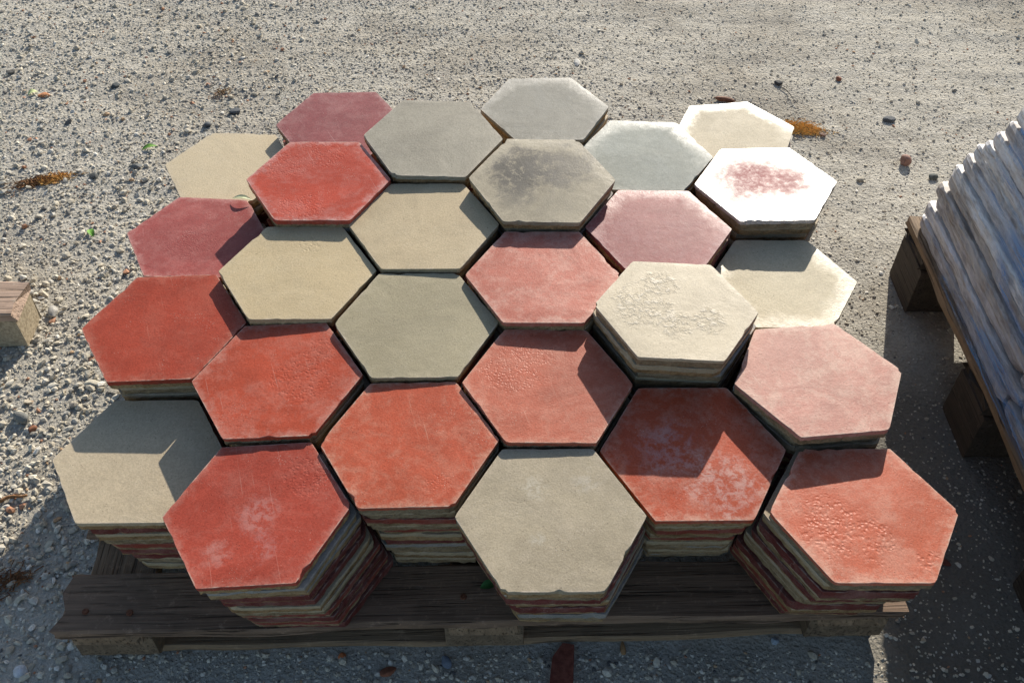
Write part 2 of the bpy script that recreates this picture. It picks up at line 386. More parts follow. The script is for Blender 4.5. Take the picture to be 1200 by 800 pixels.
# ------------------------------------------------------------------ boards, blocks
def board_mesh(name, L, W, T, mat, seed=0, nx_=24, rough=.0020, ends=.008):
    """worn plank along x, origin at the middle of its underside"""
    r = random.Random(seed); vs = []; fs = []
    prof = [(-.5, .0, 0, 1), (-.5, 1, 0, -1), (-.5, 1, 1, 0), (.5, 1, -1, 0), (.5, 1, 0, -1), (.5, 0, 0, 1)]
    b = min(.003, T * .2)
    pr = [(-W / 2, b), (-W / 2, T - b), (-W / 2 + b, T), (-W * .17, T), (W * .17, T), (W / 2 - b, T), (W / 2, T - b), (W / 2, b), (W / 2 - b, 0), (-W / 2 + b, 0)]
    k = len(pr); ph = [r.uniform(0, 6.28) for _ in range(8)]
    e0 = [r.uniform(-ends, ends) for _ in pr]; e1 = [r.uniform(-ends, ends) for _ in pr]
    for i in range(nx_ + 1):
        u = i / nx_; x = (u - .5) * L
        wy = rough * (math.sin(u * 9 + ph[0]) + math.sin(u * 23 + ph[1]))
        for j, (y, z) in enumerate(pr):
            jit = r.uniform(-rough, rough)
            xx = x + (e0[j] if i == 0 else e1[j] if i == nx_ else 0)
            top = rough * .5 * math.sin(u * 15 + ph[2] + j) if z > T * .9 else 0
            vs.append((xx, y + (wy if abs(y) > W * .3 else 0) + (jit if 0 < z < T and abs(y) > W * .49 else 0), z + top if z > T * .9 else z))
    for i in range(nx_):
        for j in range(k):
            a = i * k + j; b_ = i * k + (j + 1) % k
            fs.append((a, a + k, b_ + k, b_))
    fs.append(tuple(range(k))); fs.append(tuple(reversed(range(nx_ * k, nx_ * k + k))))
    me = bpy.data.meshes.new(name); me.from_pydata(vs, [], fs); me.update(); me.materials.append(mat)
    return me

def put(name, me, parent, loc, rz=0.0):
    o = bpy.data.objects.new(name, me); col.objects.link(o); o.parent = parent
    o.location = loc; o.rotation_euler = (0, 0, rz); return o

def nail_mesh():
    bm = bmesh.new(); bmesh.ops.create_cone(bm, cap_ends=True, segments=10, radius1=.0048, radius2=.0042, depth=.0022)
    me = bpy.data.meshes.new('nail'); bm.to_mesh(me); bm.free(); me.materials.append(M_nail); return me
NAIL = nail_mesh()

def pallet(name, loc, rz, L, D, H, deck_rows, boards_w, mats, label, block=(.11, .095), block_x=None, block_y=None, board_t=.018, str_t=.016, run_t=.014, runner=True, seed=0):
    """block pallet: deck boards along x over three cross boards along y, nine blocks and bottom runners"""
    md, mst, mb, mr = mats
    root = empty(name, loc, rz); tag(root, label, 'pallet')
    z_deck = H - board_t; z_str = z_deck - str_t
    bz = run_t if runner else 0.0; bh = z_str - bz
    bx = block_x or (-L / 2 + block[0] / 2 + .008, 0, L / 2 - block[0] / 2 - .008)
    by = block_y or (block[1] / 2 + .01, D / 2, D - block[1] / 2 - .01)
    dm = [board_mesh('deck_board', L, boards_w, board_t - .0006, md, seed + q) for q in range(4)]
    for q, yy in enumerate(deck_rows):
        b = put('deck_board', dm[q % 4], root, (0, yy, z_deck))
        if q in (0, len(deck_rows) - 1):
            for xx in bx:
                for s in (-1, 1):
                    put('nail', NAIL, b, (xx + s * .028 + rng.uniform(-.006, .006), rng.uniform(-.02, .02), board_t - .0002))
    sm_ = board_mesh('cross_board', D - .01, .095, str_t - .0006, mst, seed + 9)
    for xx in bx: put('cross_board', sm_, root, (xx, D / 2, z_str), math.pi / 2)
    bmesh_ = board_mesh('block', block[0], block[1], bh - .0006, mb, seed + 11, 6, .0008, .001)
    for xx in bx:
        for yy in by: put('block', bmesh_, root, (xx, yy, bz))
    if runner:
        rm_ = board_mesh('bottom_runner', L - .03, .085, run_t - .0006, mr, seed + 12)
        for yy in by: put('bottom_runner', rm_, root, (0, yy + .004, 0.0))
    return root

# the stack's own pallet (front edge measured on the photograph at deck height)
PY = math.atan2(.030, 1.115)
pa = Vector((.0025, -.031, 0))
pallet('wooden_pallet', pa, PY, 1.143, 1.0, .100, [.046 + .1515 * q for q in range(7)], .090, (M_deck, M_wood, M_block, M_wood),
       'dark weathered wooden pallet carrying the stacks of hexagonal tiles', seed=40)

# ------------------------------------------------------------------ hexagonal tiles
R0 = 0.2 / math.sqrt(3)
def tile_mesh(name, mat, seed, top=False, chip=1.0):
    """hexagonal cement tile: crisp coloured face, rough mortar body, chipped arrises"""
    r = random.Random(seed); per = 20 if top else 13
    ang = [math.radians(a) for a in (0, 60, 120, 180, 240, 300)]
    pts = []; nor = []
    for s in range(6):
        a, b = ang[s], ang[(s + 1) % 6]
        A = Vector((R0 * math.cos(a), R0 * math.sin(a), 0)); B = Vector((R0 * math.cos(b), R0 * math.sin(b), 0))
        m = (A + B).normalized()
        for k in range(per):
            t = k / per; p = A.lerp(B, t)
            if k == 0: p *= 1 - (r.uniform(.022, .045) if r.random() < .13 else r.uniform(.003, .011))       # knocked corner
            pts.append(p); nor.append(m if k else A.normalized())
    n = len(pts); vs = []; fs = []
    chips = [0.0] * n
    for _ in range(r.randint(6, 11) if top else 10):
        c = r.randrange(n); d = r.uniform(.0003, .0011) * chip * (3.2 if r.random() < .2 else 1)
        for q in (-1, 0, 1): chips[(c + q) % n] = max(chips[(c + q) % n], d * (1 if q == 0 else r.uniform(.2, .7)))
    wav = [r.uniform(0, 6.28) for _ in range(4)]
    def ring(ins, z, jit, zj=0.0, ch=0.0):
        i0 = len(vs)
        for i, (p, m) in enumerate(zip(pts, nor)):
            q = p - m * (ins + r.uniform(0, jit) + ch * chips[i])
            vs.append((q.x, q.y, z + r.uniform(-zj, zj)))
        return i0
    def surf(x, y):
        rr = math.hypot(x, y) / R0
        return .0004 * (1 - min(1, rr) ** 4) * math.sin(22 * x + wav[0]) * math.cos(19 * y + wav[1]) - .0003 * max(0, rr - .8) * (1 + math.sin(math.atan2(y, x) * 2 + wav[2]))
    rings = []
    rings.append(ring(.0050, .0001, .004, 0))
    rings.append(ring(.0016, TT * .12, .0022, .0005))
    rings.append(ring(.0006, TT * .45, .0020, .0006))
    rings.append(ring(.0003, TT * .74, .0009, .0003, .5))
    rings.append(ring(.0001, TT - .0008, .0001, .0001, 1.0))
    rings.append(ring(.0005, TT - .0001, .0001, .0001, 1.25))
    for k in range(len(rings) - 1):
        a, b = rings[k], rings[k + 1]
        for i in range(n):
            j = (i + 1) % n; fs.append((a + i, a + j, b + j, b + i))
    fs.append(tuple(reversed(range(n))))                        # underside
    last = rings[-1]; start = len(fs)
    if top:
        for sc in (.93, .82, .66, .46, .24):
            i0 = len(vs)
            for p in pts:
                x, y = p.x * sc, p.y * sc; vs.append((x, y, TT + surf(x, y)))
            for i in range(n):
                j = (i + 1) % n; fs.append((last + i, last + j, i0 + j, i0 + i))
            last = i0
        vs.append((0, 0, TT + surf(0, 0))); c = len(vs) - 1
        for i in range(n): fs.append((last + i, last + (i + 1) % n, c))
    else:
        fs.append(tuple(last + i for i in range(n)))
    me = bpy.data.meshes.new(name); me.from_pydata(vs, [], fs); me.update()
    sm_flag = [False] * (start + 2 * n) + [True] * (len(fs) - start - 2 * n) if top else [False] * len(fs)
    me.polygons.foreach_set('use_smooth', sm_flag)
    if mat: me.materials.append(mat)
    return me

# x, y, z of the top face's centre, turn, slopes and size error of every stack's top tile
TOP = {
    1: (-0.2633, 0.8201, 0.2879, 0.0369, 0.0012, 0.0051, 0.0004),
    2: (-0.0903, 0.7089, 0.3367, -0.0139, -0.0181, 0.0500, 0.0126),
    3: (0.1000, 0.8318, 0.3130, 0.0630, -0.0148, -0.0048, -0.0052),
    4: (-0.4442, 0.7226, 0.2654, -0.0404, 0.0056, -0.0139, -0.0027),
    5: (-0.2678, 0.6020, 0.3289, 0.0298, -0.0207, 0.0252, -0.0030),
    6: (0.0885, 0.5895, 0.3408, -0.0291, 0.0092, 0.0480, 0.0130),
    7: (0.2670, 0.7077, 0.3025, -0.0679, 0.0081, -0.0029, 0.0020),
    8: (0.4451, 0.8311, 0.2648, 0.1476, -0.0017, -0.0500, -0.0110),
    9: (0.4543, 0.6187, 0.3110, -0.0012, 0.0290, -0.0313, 0.0073),
    10: (-0.4549, 0.5225, 0.2768, -0.0441, -0.0197, -0.0166, -0.0159),
    11: (-0.2753, 0.4049, 0.3112, 0.0371, -0.0254, 0.0069, 0.0013),
    12: (-0.0945, 0.5043, 0.3177, 0.0075, 0.0033, 0.0129, 0.0074),
    13: (0.0856, 0.3885, 0.3185, -0.0117, 0.0095, -0.0069, -0.0120),
    14: (0.2662, 0.4997, 0.3145, -0.0290, 0.0088, -0.0316, -0.0179),
    15: (0.4484, 0.4175, 0.2792, -0.0160, 0.0163, -0.0132, -0.0183),
    16: (-0.4510, 0.3070, 0.2961, 0.0426, 0.0093, 0.0334, 0.0068),
    17: (-0.2745, 0.2062, 0.2986, 0.0377, 0.0184, 0.0197, -0.0042),
    18: (-0.0940, 0.3007, 0.3083, 0.0362, -0.0241, 0.0288, -0.0017),
    19: (0.0873, 0.1937, 0.3025, 0.0121, -0.0260, 0.0064, -0.0055),
    20: (0.2657, 0.2960, 0.3410, -0.0570, -0.0106, -0.0339, -0.0175),
    21: (0.4487, 0.1985, 0.3090, 0.1071, 0.0024, -0.0461, 0.0025),
    22: (-0.4463, 0.1079, 0.2509, 0.0223, -0.0132, 0.0164, -0.0178),
    23: (-0.2682, 0.0030, 0.2859, 0.0447, 0.0376, 0.0327, -0.0089),
    24: (-0.0903, 0.0993, 0.2981, 0.0190, 0.0125, 0.0062, -0.0083),
    25: (0.0854, -0.0087, 0.2925, 0.0089, -0.0052, 0.0142, 0.0017),
    26: (0.2713, 0.0985, 0.2815, 0.0122, -0.0011, 0.0269, 0.0420),
    27: (0.4645, -0.0012, 0.2895, -0.0168, 0.0258, -0.0397, -0.0132),
}
COLS = [[22, 16, 10, 4], [23, 17, 11, 5, 1], [24, 18, 12, 2], [25, 19, 13, 6, 3], [26, 20, 14, 7], [27, 21, 15, 9, 8]]
WHT = (.62, .56, .50)
# look of each top tile: material keywords, label, short phrase for the stack beneath it
LOOK = {
    1: (dict(base=MAROON, bloom=(.45, .28, .26), bloom_amt=.45, rough=.42, edge=.5), 'dusky maroon tile, small pale scuff, at the back corner of the pallet', 'the dusky maroon back corner tile'),
    2: (dict(base=(.33, .30, .235), bloom=(.42, .39, .32), bloom_amt=.3, rough=.5), 'plain cool grey tile between the maroon and the pale grey back tiles', 'the plain cool grey tile'),
    3: (dict(base=(.25, .24, .205), bloom=(.40, .39, .35), bloom_amt=.4, rough=.6, spec=.08, gloss_edge=.12, gloss_spec=.2, gloss_dir=True, edge=.5), 'pale grey tile on the rearmost edge, behind the black-stained tile', 'the rearmost pale grey tile'),
    4: (dict(base=CREAM, bloom=(.56, .49, .37), bloom_amt=.25, rough=.55, mott=.12), 'clean cream tile, low stack beside gravel, maroon tile casting a small shadow on it', 'the clean cream tile beside the gravel'),
    5: (dict(base=(.46, .08, .048), bloom=(.62, .40, .36), bloom_amt=.3, rough=.34, edge=.6, pits=((-.06, .035, .05), (.0, .065, .05), (-.02, -.07, .045)), pit_scale=210), 'bright red tile with wrinkled pitted border, between two beige tiles', 'the bright red wrinkled tile'),
    6: (dict(base=(.38, .33, .235), bloom=(.46, .40, .29), bloom_amt=.4, rough=.5, mott=.5, gloss_edge=.08, gloss_spec=.15, gloss_dir=True, blot_lo=.34, blots=((-.03, .02, .065, (.075, .07, .062), .9), (.035, .03, .06, (.12, .11, .095), .75), (-.04, -.045, .035, (.13, .12, .1), .5), (.02, -.06, .04, (.2, .18, .14), .4)), edge=.4), 'grey beige tile blotched with black stains, one corner chipped', 'the black-stained tile'),
    7: (dict(base=(.27, .285, .25), bloom=(.45, .46, .42), bloom_amt=.5, rough=.58, spec=.08, gloss_edge=.15, gloss_spec=.3, gloss_dir=True, edge=.3), 'greenish grey tile with whitish glare, beside the blotched stained tile', 'the greenish grey glaring tile'),
    8: (dict(base=(.44, .385, .28), bloom=(.6, .54, .43), bloom_amt=.2, rough=.6, spec=.08, mott=.15, gloss_edge=.22, gloss_spec=.45, gloss_dir=True, edge=.2), 'shiny cream tile at the far corner beside orange dry needles', 'the shiny cream far corner tile'),
    9: (dict(base=(.62, .55, .50), bloom=(.72, .66, .62), bloom_amt=.4, rough=.32, spec=.6, blot_rough=.45, blot_soft=True, blots=((-.022, .014, .072, (.27, .055, .055), .98), (.028, .004, .058, (.29, .07, .068), .9)), edge=.2), 'glaring white-rimmed glossy tile with a worn dark red centre', 'the glaring white-rimmed tile'),
    10: (dict(base=(.33, .085, .075), bloom=(.5, .27, .24), bloom_amt=.4, rough=.42, edge=.7, pits=((.0, -.02, .05),), pit_scale=260), 'dull red tile beside the gravel, shadow wedge across its right half', 'the dull red tile beside the gravel'),
    11: (dict(base=BEIGE, bloom=(.54, .46, .32), bloom_amt=.3, rough=.52, mott=.1, pits=((.01, .06, .022),)), 'warm beige tile just in front of the bright red wrinkled tile', 'the warm beige tile'),
    12: (dict(base=(.46, .37, .235), bloom=(.52, .44, .30), bloom_amt=.3, rough=.5, mott=.15), 'tan beige tile enclosed by the plain cool grey and grey-stained tiles', 'the tan beige tile'),
    13: (dict(base=(.47, .15, .105), bloom=(.63, .42, .34), bloom_amt=.7, rough=.42, edge=.65), 'mottled pink tile with a small stamped number near its front edge', 'the mottled pink stamped tile'),
    14: (dict(base=(.27, .075, .075), bloom=(.48, .31, .30), bloom_amt=.6, rough=.52, spec=.12, gloss_edge=.1, gloss_spec=.2, gloss_dir=True, edge=.5), 'dull rose tile with pale dusty rim behind the tall cream stack', 'the dull rose pale-rimmed tile'),
    15: (dict(base=(.52, .45, .31), bloom=(.6, .54, .41), bloom_amt=.25, rough=.55, spec=.12, mott=.1, gloss_edge=.15, gloss_spec=.3, edge=.3), 'cream tile half in the shadow of the glaring glossy tile, chipped corner', 'the half-shaded cream tile'),
    16: (dict(base=(.37, .064, .036), bloom=(.48, .21, .15), bloom_amt=.25, rough=.45, edge=.45), 'deep red tile overhanging the gravel, smooth, with pale back edge', 'the deep red overhanging tile'),
    17: (dict(base=(.43, .078, .04), bloom=(.58, .36, .29), bloom_amt=.35, rough=.42, edge=.45, pits=((.03, .0, .05), (.05, .04, .035)), pit_scale=185), 'orange red tile with a patch of pits right of its centre', 'the pitted orange red tile'),
    18: (dict(base=(.345, .30, .195), bloom=(.43, .38, .27), bloom_amt=.35, rough=.52, edge=.45, mott=.2), 'olive grey tile in the middle of the pallet, tiny dark speck', 'the olive grey middle tile'),
    19: (dict(base=(.45, .12, .07), bloom=(.60, .34, .25), bloom_amt=.5, rough=.42, edge=.5, pits=((-.045, .025, .05), (-.02, .055, .04)), pit_scale=230), 'salmon red pitted tile shaded along one side by the tall cream stack', 'the salmon red pitted tile'),
    20: (dict(base=(.46, .39, .27), bloom=(.58, .51, .39), bloom_amt=.4, rough=.5, spec=.2, mott=.2, pits=((-.045, .0, .05), (-.02, .05, .03), (.045, -.02, .032), (0, -.03, .03)), pit_scale=120, pit_sign=1.0, pit_tone=(.66, .60, .50), edge=.3), 'cream tile with coarse blistered pits topping the tallest stack', 'the tall blistered cream tile'),
    21: (dict(base=(.46, .21, .165), bloom=(.63, .46, .37), bloom_amt=.75, rough=.5, edge=.5), 'dusty pale pink tile turned askew beside the tall cream stack', 'the dusty pale pink askew tile'),
    22: (dict(base=(.48, .395, .27), bloom=(.54, .46, .33), bloom_amt=.35, rough=.55, mott=.12), 'beige tile on the lowest stack, mostly in blue shadow, over gravel', 'the half-shadowed beige tile on the lowest stack'),
    23: (dict(base=(.39, .068, .042), bloom=(.54, .27, .21), bloom_amt=.3, rough=.46, edge=.4, blots=((.0, -.005, .03, (.55, .33, .30), .3), (-.04, -.055, .02, (.55, .36, .32), .25), (.015, -.05, .02, (.5, .28, .26), .3)), pits=((.055, .045, .035),), pit_scale=190), 'red tile with pale smudges on a leaning stack at the front corner', 'the pale-smudged red front corner tile'),
    24: (dict(base=(.45, .094, .048), bloom=(.60, .38, .27), bloom_amt=.45, rough=.42, edge=.45, pits=((.035, -.065, .02),), pit_scale=260), 'coral red mottled tile set back beside the grey front tile', 'the coral red mottled tile'),
    25: (dict(base=(.39, .33, .23), bloom=(.49, .42, .32), bloom_amt=.4, rough=.55, mott=.3, blots=((-.02, .04, .02, (.5, .46, .37), .5), (.045, .05, .02, (.45, .42, .36), .35), (-.015, -.03, .012, (.5, .47, .4), .45)), edge=.2), 'mottled grey beige tile overhanging the front edge of the pallet', 'the mottled grey beige front tile'),
    26: (dict(base=(.45, .084, .038), bloom=(.62, .41, .31), bloom_amt=.5, rough=.42, edge=.45, blots=((-.03, .0, .045, (.5, .36, .36), .35), (.03, -.05, .05, (.6, .46, .42), .4))), 'orange red tile with chalky patches, largely in shadow of the tall stack', 'the chalky orange red tile'),
    27: (dict(base=(.48, .118, .062), bloom=(.64, .40, .30), bloom_amt=.6, rough=.42, edge=.6, pits=((-.045, -.02, .05), (.0, -.04, .035), (.06, -.07, .02)), pit_scale=150), 'salmon tile with pits on the front corner stack beside dark ground', 'the pitted salmon front corner tile'),
}
LOWER = {'red': dict(base=(.26, .06, .04), rough=.6, edge=.2, band=.015), 'dark red': dict(base=(.15, .038, .032), rough=.6, edge=.15, band=.019), 'beige': dict(base=(.42, .35, .23), rough=.6, edge=.2),
         'grey': dict(base=(.27, .27, .25), rough=.6, edge=.2), 'white': dict(base=(.60, .58, .55), rough=.6, edge=.1)}
LMAT = {k: [tile_material('lower_tile_' + k.replace(' ', '_'), seed=31 + i * 5 + j, **v) for j in range(2)] for i, (k, v) in enumerate(LOWER.items())}
LMESH = [tile_mesh('hex_tile_lower', LMAT['beige'][0], 500 + q, chip=1.6) for q in range(14)]
ORD = ['top', 'second', 'third', 'fourth', 'fifth', 'sixth', 'seventh', 'eighth', 'ninth', 'tenth', 'eleventh', 'twelfth', 'thirteenth', 'fourteenth', 'fifteenth']
# colours seen on the front stacks, second tile downwards
SEQ = {9: ['beige', 'beige', 'beige'], 20: ['beige', 'grey', 'beige', 'beige'], 16: ['beige', 'beige', 'grey'], 21: ['grey', 'beige'], 15: ['beige', 'grey'], 6: ['beige', 'grey'],
       22: ['dark red', 'beige', 'beige', 'red', 'dark red', 'dark red', 'beige'],
       23: ['grey', 'grey', 'dark red', 'dark red', 'beige', 'beige', 'red', 'dark red', 'red'],
       24: ['beige', 'red', 'beige', 'red', 'beige', 'dark red', 'grey', 'grey', 'beige'],
       25: ['white', 'dark red', 'red', 'beige', 'dark red', 'beige', 'grey', 'grey', 'grey'],
       26: ['beige', 'beige', 'red', 'beige', 'beige', 'red', 'beige', 'grey', 'beige'],
       27: ['beige', 'dark red', 'beige', 'dark red', 'beige', 'beige', 'dark red', 'beige', 'red']}
DECK = .1004
for c, colm in enumerate(COLS):
    for k, i in enumerate(colm):
        x, y, z, yaw, tx, ty, s = TOP[i]; z += .03        # heights above the deck plane's datum
        kw, label, phrase = LOOK[i]
        bx = .022 + (c - 2.5) * .1737
        by = (.160 if c % 2 == 0 else .060) + k * .2018 + .027 * bx
        n = max(4, round((z - DECK) / .0198)); pitch = (z - DECK) / n
        for q in range(n):
            f = (q + 1) / n if q else 0.0                   # 0 at the deck, 1 at the top
            lean = f ** 1.05
            top = q == n - 1
            g = q / (n - 1)
            px_, py_ = bx + (x - bx) * g, by + (y - by) * g
            if not top:
                px_ += rng.uniform(-.0036, .0036); py_ += rng.uniform(-.0036, .0036)
            yw = yaw * g + (0 if top else rng.uniform(-.022, .022))
            if top:
                me = tile_mesh('hex_tile', tile_material('tile_face_%d' % i, seed=i * 1.37, **kw), 100 + i, True)
                o = bpy.data.objects.new('hexagonal_tile', me); col.objects.link(o); sc = 1 + s
            else:
                kind = SEQ[i][n - 2 - q] if i in SEQ and n - 2 - q < len(SEQ[i]) else rng.choice(['red', 'beige', 'beige', 'grey', 'dark red', 'beige'])
                o = bpy.data.objects.new('hexagonal_tile', LMESH[rng.randrange(14)]); col.objects.link(o)
                o.material_slots[0].link = 'OBJECT'; o.material_slots[0].material = rng.choice(LMAT[kind]); sc = rng.uniform(.972, .992)
                if rng.random() < .5: yw += math.pi / 3 * rng.randrange(6)
            t1, t2 = tx * g, ty * g
            th = pitch - .0006
            nrm = Vector((-t1, -t2, 1)).normalized()
            tilt = Vector((0, 0, 1)).rotation_difference(nrm).to_matrix().to_4x4()
            o.matrix_world = Matrix.Translation((px_, py_, DECK + pitch * q + .0003)) @ tilt @ Matrix.Rotation(yw, 4, 'Z') @ Matrix.Diagonal((sc, sc, th / TT, 1))
            if top: tag(o, label.replace(' tile', ' hexagonal tile', 1), 'tile', 'top tiles of the stacks')
            else: tag(o, '%s hexagonal tile, %s from top under %s' % (kind, ORD[n - 1 - q], phrase), 'tile', 'tiles stacked under ' + phrase)

# ------------------------------------------------------------------ neighbouring wrapped pile on its own pallet
RX = .790
rp = empty('tall_pallet', (1.142, .13, 0)); tag(rp, 'brown wooden pallet under the film-wrapped pile of stone blocks', 'pallet')
DL, DW, RH = 1.26, .70, .145
dm = [board_mesh('deck_board', DL, .11, .020, M_wood, 70 + q) for q in range(3)]
x0 = RX - 1.142
for q in range(5): put('deck_board', dm[q % 3], rp, (x0 + .056 + q * .147, 0.015, RH - .0206), math.pi / 2)
BYS = (.590, .245, -.10, -.45)
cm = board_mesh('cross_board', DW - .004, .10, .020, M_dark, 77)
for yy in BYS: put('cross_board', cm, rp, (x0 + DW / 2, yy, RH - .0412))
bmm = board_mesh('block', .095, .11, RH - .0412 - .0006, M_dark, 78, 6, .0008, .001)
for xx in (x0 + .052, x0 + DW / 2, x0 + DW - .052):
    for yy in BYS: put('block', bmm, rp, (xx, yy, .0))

YE = [(.145, .760), (.205, .755), (.27, .737), (.312, .717), (.374, .691), (.414, .649), (.462, .621), (.501, .607), (.528, .582), (.72, .52)]
def yend(z): return float(np.interp(z, [a for a, _ in YE], [b for _, b in YE]))
def slab_mesh(seed, y0, y1, W, T):
    r = random.Random(seed); vs = []; fs = []; n = 40; p = [r.uniform(0, 6.28) for _ in range(6)]
    prof = [(0.003, 0.0), (0, .004), (-.001, T * .35), (.0005, T * .68), (0, T - .004), (.004, T), (.06, T), (W * .5, T), (W - .006, T), (W, T * .8), (W, T * .2), (W - .006, 0), (.06, 0)]
    k = len(prof)
    for i in range(n + 1):
        u = i / n; y = y0 + (y1 - y0) * u
        e = max(0, (u - .95) / .05); e0 = max(0, (.05 - u) / .05); rnd = .007 * (e * e + e0 * e0)
        wv = .0012 * math.sin(7 * u + p[0]) + .0006 * math.sin(26 * u + p[1])
        for j, (a, z) in enumerate(prof):
            x = a + (wv + rnd + r.uniform(-.0012, .0012) if a < .05 else 0) - (rnd if a > W * .6 else 0)
            zz = z + (-.35 * rnd if z > T * .9 else .25 * rnd if z < T * .1 else 0)
            vs.append((x, y + r.uniform(-.0008, .0008) - (.01 * abs(z / T - .5) if i == n else 0), zz))
    for i in range(n):
        for j in range(k):
            a = i * k + j; b = i * k + (j + 1) % k; fs.append((a, b, b + k, a + k))
    fs.append(tuple(reversed(range(k)))); fs.append(tuple(range(n * k, n * k + k)))
    me = bpy.data.meshes.new('slab'); me.from_pydata(vs, [], fs); me.update(); me.materials.append(M_slab)
    me.polygons.foreach_set('use_smooth', [False] * len(fs)); return me
LAY, PT = 18, .0300
lows = ['bottom'] + ORD[1:] + ['sixteenth', 'seventeenth', 'eighteenth']
ends_ = ['end by the dark shaded ground', 'middle', 'end by the sandy ground']
for q in range(LAY):
    zb = RH + .0006 + q * PT; y1 = yend(zb + PT) + rng.uniform(-.006, .006); cut = [-.50, -.09 + rng.uniform(-.05, .05), .30 + rng.uniform(-.05, .05), y1]
    for k in range(3):
        o = bpy.data.objects.new('stone_block', slab_mesh(200 + q * 3 + k, cut[k] + .003, cut[k + 1] - (.003 if k < 2 else 0), .66, PT - .004)); col.objects.link(o)
        o.location = (RX + .010 + rng.uniform(-.0065, .0065), 0, zb)
        tag(o, 'weathered grey brown stone block, %s layer of wrapped pile, %s' % (lows[q], ends_[k]), 'block', 'blocks of the film-wrapped pile')
# film clinging to the side of the pile
fv = []; fq = []; nz, nu = 46, 90
for j in range(nz + 1):
    z = RH + .004 + (LAY * PT - .006) * j / nz; ye = yend(RH + .0006 + (min(LAY - 1, int((z - RH) / PT)) + 1) * PT) + .007
    sag = .0006 * math.sin((z - RH) / PT * 2 * math.pi)
    path = [(RX + .001, -.50 + (ye - .055 + .50) * t / 60) for t in range(61)]
    for (a, b) in path: fv.append((a + sag + rng.uniform(-.001, .001), b + rng.uniform(-.001, .001), z))
npth = len(path)
for j in range(nz):
    for i in range(npth - 1):
        a = j * npth + i; fq.append((a, a + 1, a + npth + 1, a + npth))
fo = mesh_obj('stretch_film', fv, fq, M_film, smooth=True)
tag(fo, 'clear and blue plastic stretch film with painted glints clinging to the stone block pile', 'film')

# ------------------------------------------------------------------ pallet end on the left, by the gravel
lp = empty('pallet_end', (-.843, .610, 0), math.radians(2)); tag(lp, 'end of a pale wooden pallet with pressed chip block on gravel', 'pallet')
put('block', board_mesh('block', .13, .078, .069, M_chip, 90, 6, .0008, .001), lp, (-.066, 0, 0))
put('deck_board', board_mesh('deck_board', .80, .088, .019, M_pinkwood, 91), lp, (-.402, 0.002, .0695))
for dx in (-.40, -.735): put('block', board_mesh('block', .13, .078, .069, M_chip, 92, 6, .0008, .001), lp, (dx, 0, 0))

# ------------------------------------------------------------------ stones and litter that stand out
def rock(name, p, size, colr, label, seed, flat=.6, rz=None, col2=None, cat='stone', sub=2):
    r = random.Random(seed); V, F = ico(sub)
    dirs = [Vector((r.gauss(0, 1), r.gauss(0, 1), r.gauss(0, 1))).normalized() for _ in range(9)]; offs = [r.uniform(.62, .95) for _ in dirs]
    out_ = []
    for v in V:
        v = Vector(v)
        for d, o_ in zip(dirs, offs):
            t = v.dot(d)
            if t > o_: v -= d * (t - o_) * .85
        out_.append(v)
    ex, ey, ez = size[0] / 2, size[1] / 2, (size[2] if len(size) > 2 else min(size) * flat) / 2
    vs = [(v.x * ex, v.y * ey, v.z * ez) for v in out_]; zmin = min(v[2] for v in vs)
    vs = [(a, b, c - zmin) for a, b, c in vs]
    m = simple_noise_material(name + '_surface', colr, col2 or tuple(c * .7 for c in colr), 120)
    o = mesh_obj(name, vs, [tuple(f) for f in F], m)
    gz = float(ground_h(np.array([p.x]), np.array([p.y]))[0])
    o.location = (p.x, p.y, gz - .12 * ez * 2); o.rotation_euler = (0, 0, r.uniform(0, 6.28) if rz is None else rz)
    return tag(o, label, cat)

rock('pebble', at(1042, 140), (.032, .024), (.10, .11, .12), 'smooth dark blue grey pebble lying on sandy ground', 1, rz=.2)
rock('brick_fragment', at(1061, 188), (.030, .026, .026), (.33, .19, .15), 'pinkish broken brick lump with dark underside on sand', 2)
rock('stone', at(1009, 209), (.020, .015), (.42, .38, .30), 'small pale angular stone near the glaring tile', 3)
rock('stone', at(1094, 206), (.024, .02), (.12, .13, .12), 'dark grey stone beside the wrapped pile', 4)
rock('stone', at(912, 98), (.022, .018), (.06, .06, .06), 'black stone with a thin stalk on sandy ground', 5)
rock('bark_piece', at(850, 117), (.052, .016, .012), (.22, .10, .06), 'reddish brown bark piece behind the shiny cream tile', 6, rz=-.25, cat='bark')
rock('stone', at(25, 788), (.024, .021), (.62, .64, .66), 'round white stone in the shade by the pallet corner', 7)
shp = [(-.019, -.040), (.016, -.040), (.021, .030), (.004, .034), (-.012, .012)]; hh = .014
bp = at(657, 781)
o = mesh_obj('brick_fragment', [(a, b, 0) for a, b in shp] + [(a * .93, b * .95, hh + .002 * math.sin(9 * a + b * 300)) for a, b in shp],
             [(4, 3, 2, 1, 0), (5, 6, 7, 8, 9)] + [(q, (q + 1) % 5, 5 + (q + 1) % 5, 5 + q) for q in range(5)], simple_noise_material('brick_clay', (.16, .042, .028), (.26, .085, .055), 90))
o.location = (bp.x, bp.y, -.004); tag(o, 'dark red brick shard lying against the pallet front', 'brick')
rock('clay_chip', at(51, 111), (.030, .020, .010), (.58, .25, .11), 'bright orange clay chip on the gravel', 9, rz=.2, cat='chip')
rock('stone', at(275, 130), (.032, .022), (.10, .11, .12), 'dark stone with pale upper edge behind the cream tile', 10)
rock('stone', at(243, 147), (.020, .018), (.09, .10, .11), 'dark bluish stone in gravel left of the maroon tile', 11)
rock('stone', at(33, 345), (.030, .022), (.48, .46, .41), 'pale stone touching the chip block of the pallet end', 12)
rock('stone', at(63, 366), (.034, .020), (.42, .40, .36), 'pale grey stone between pallet end and deep red tile', 13)
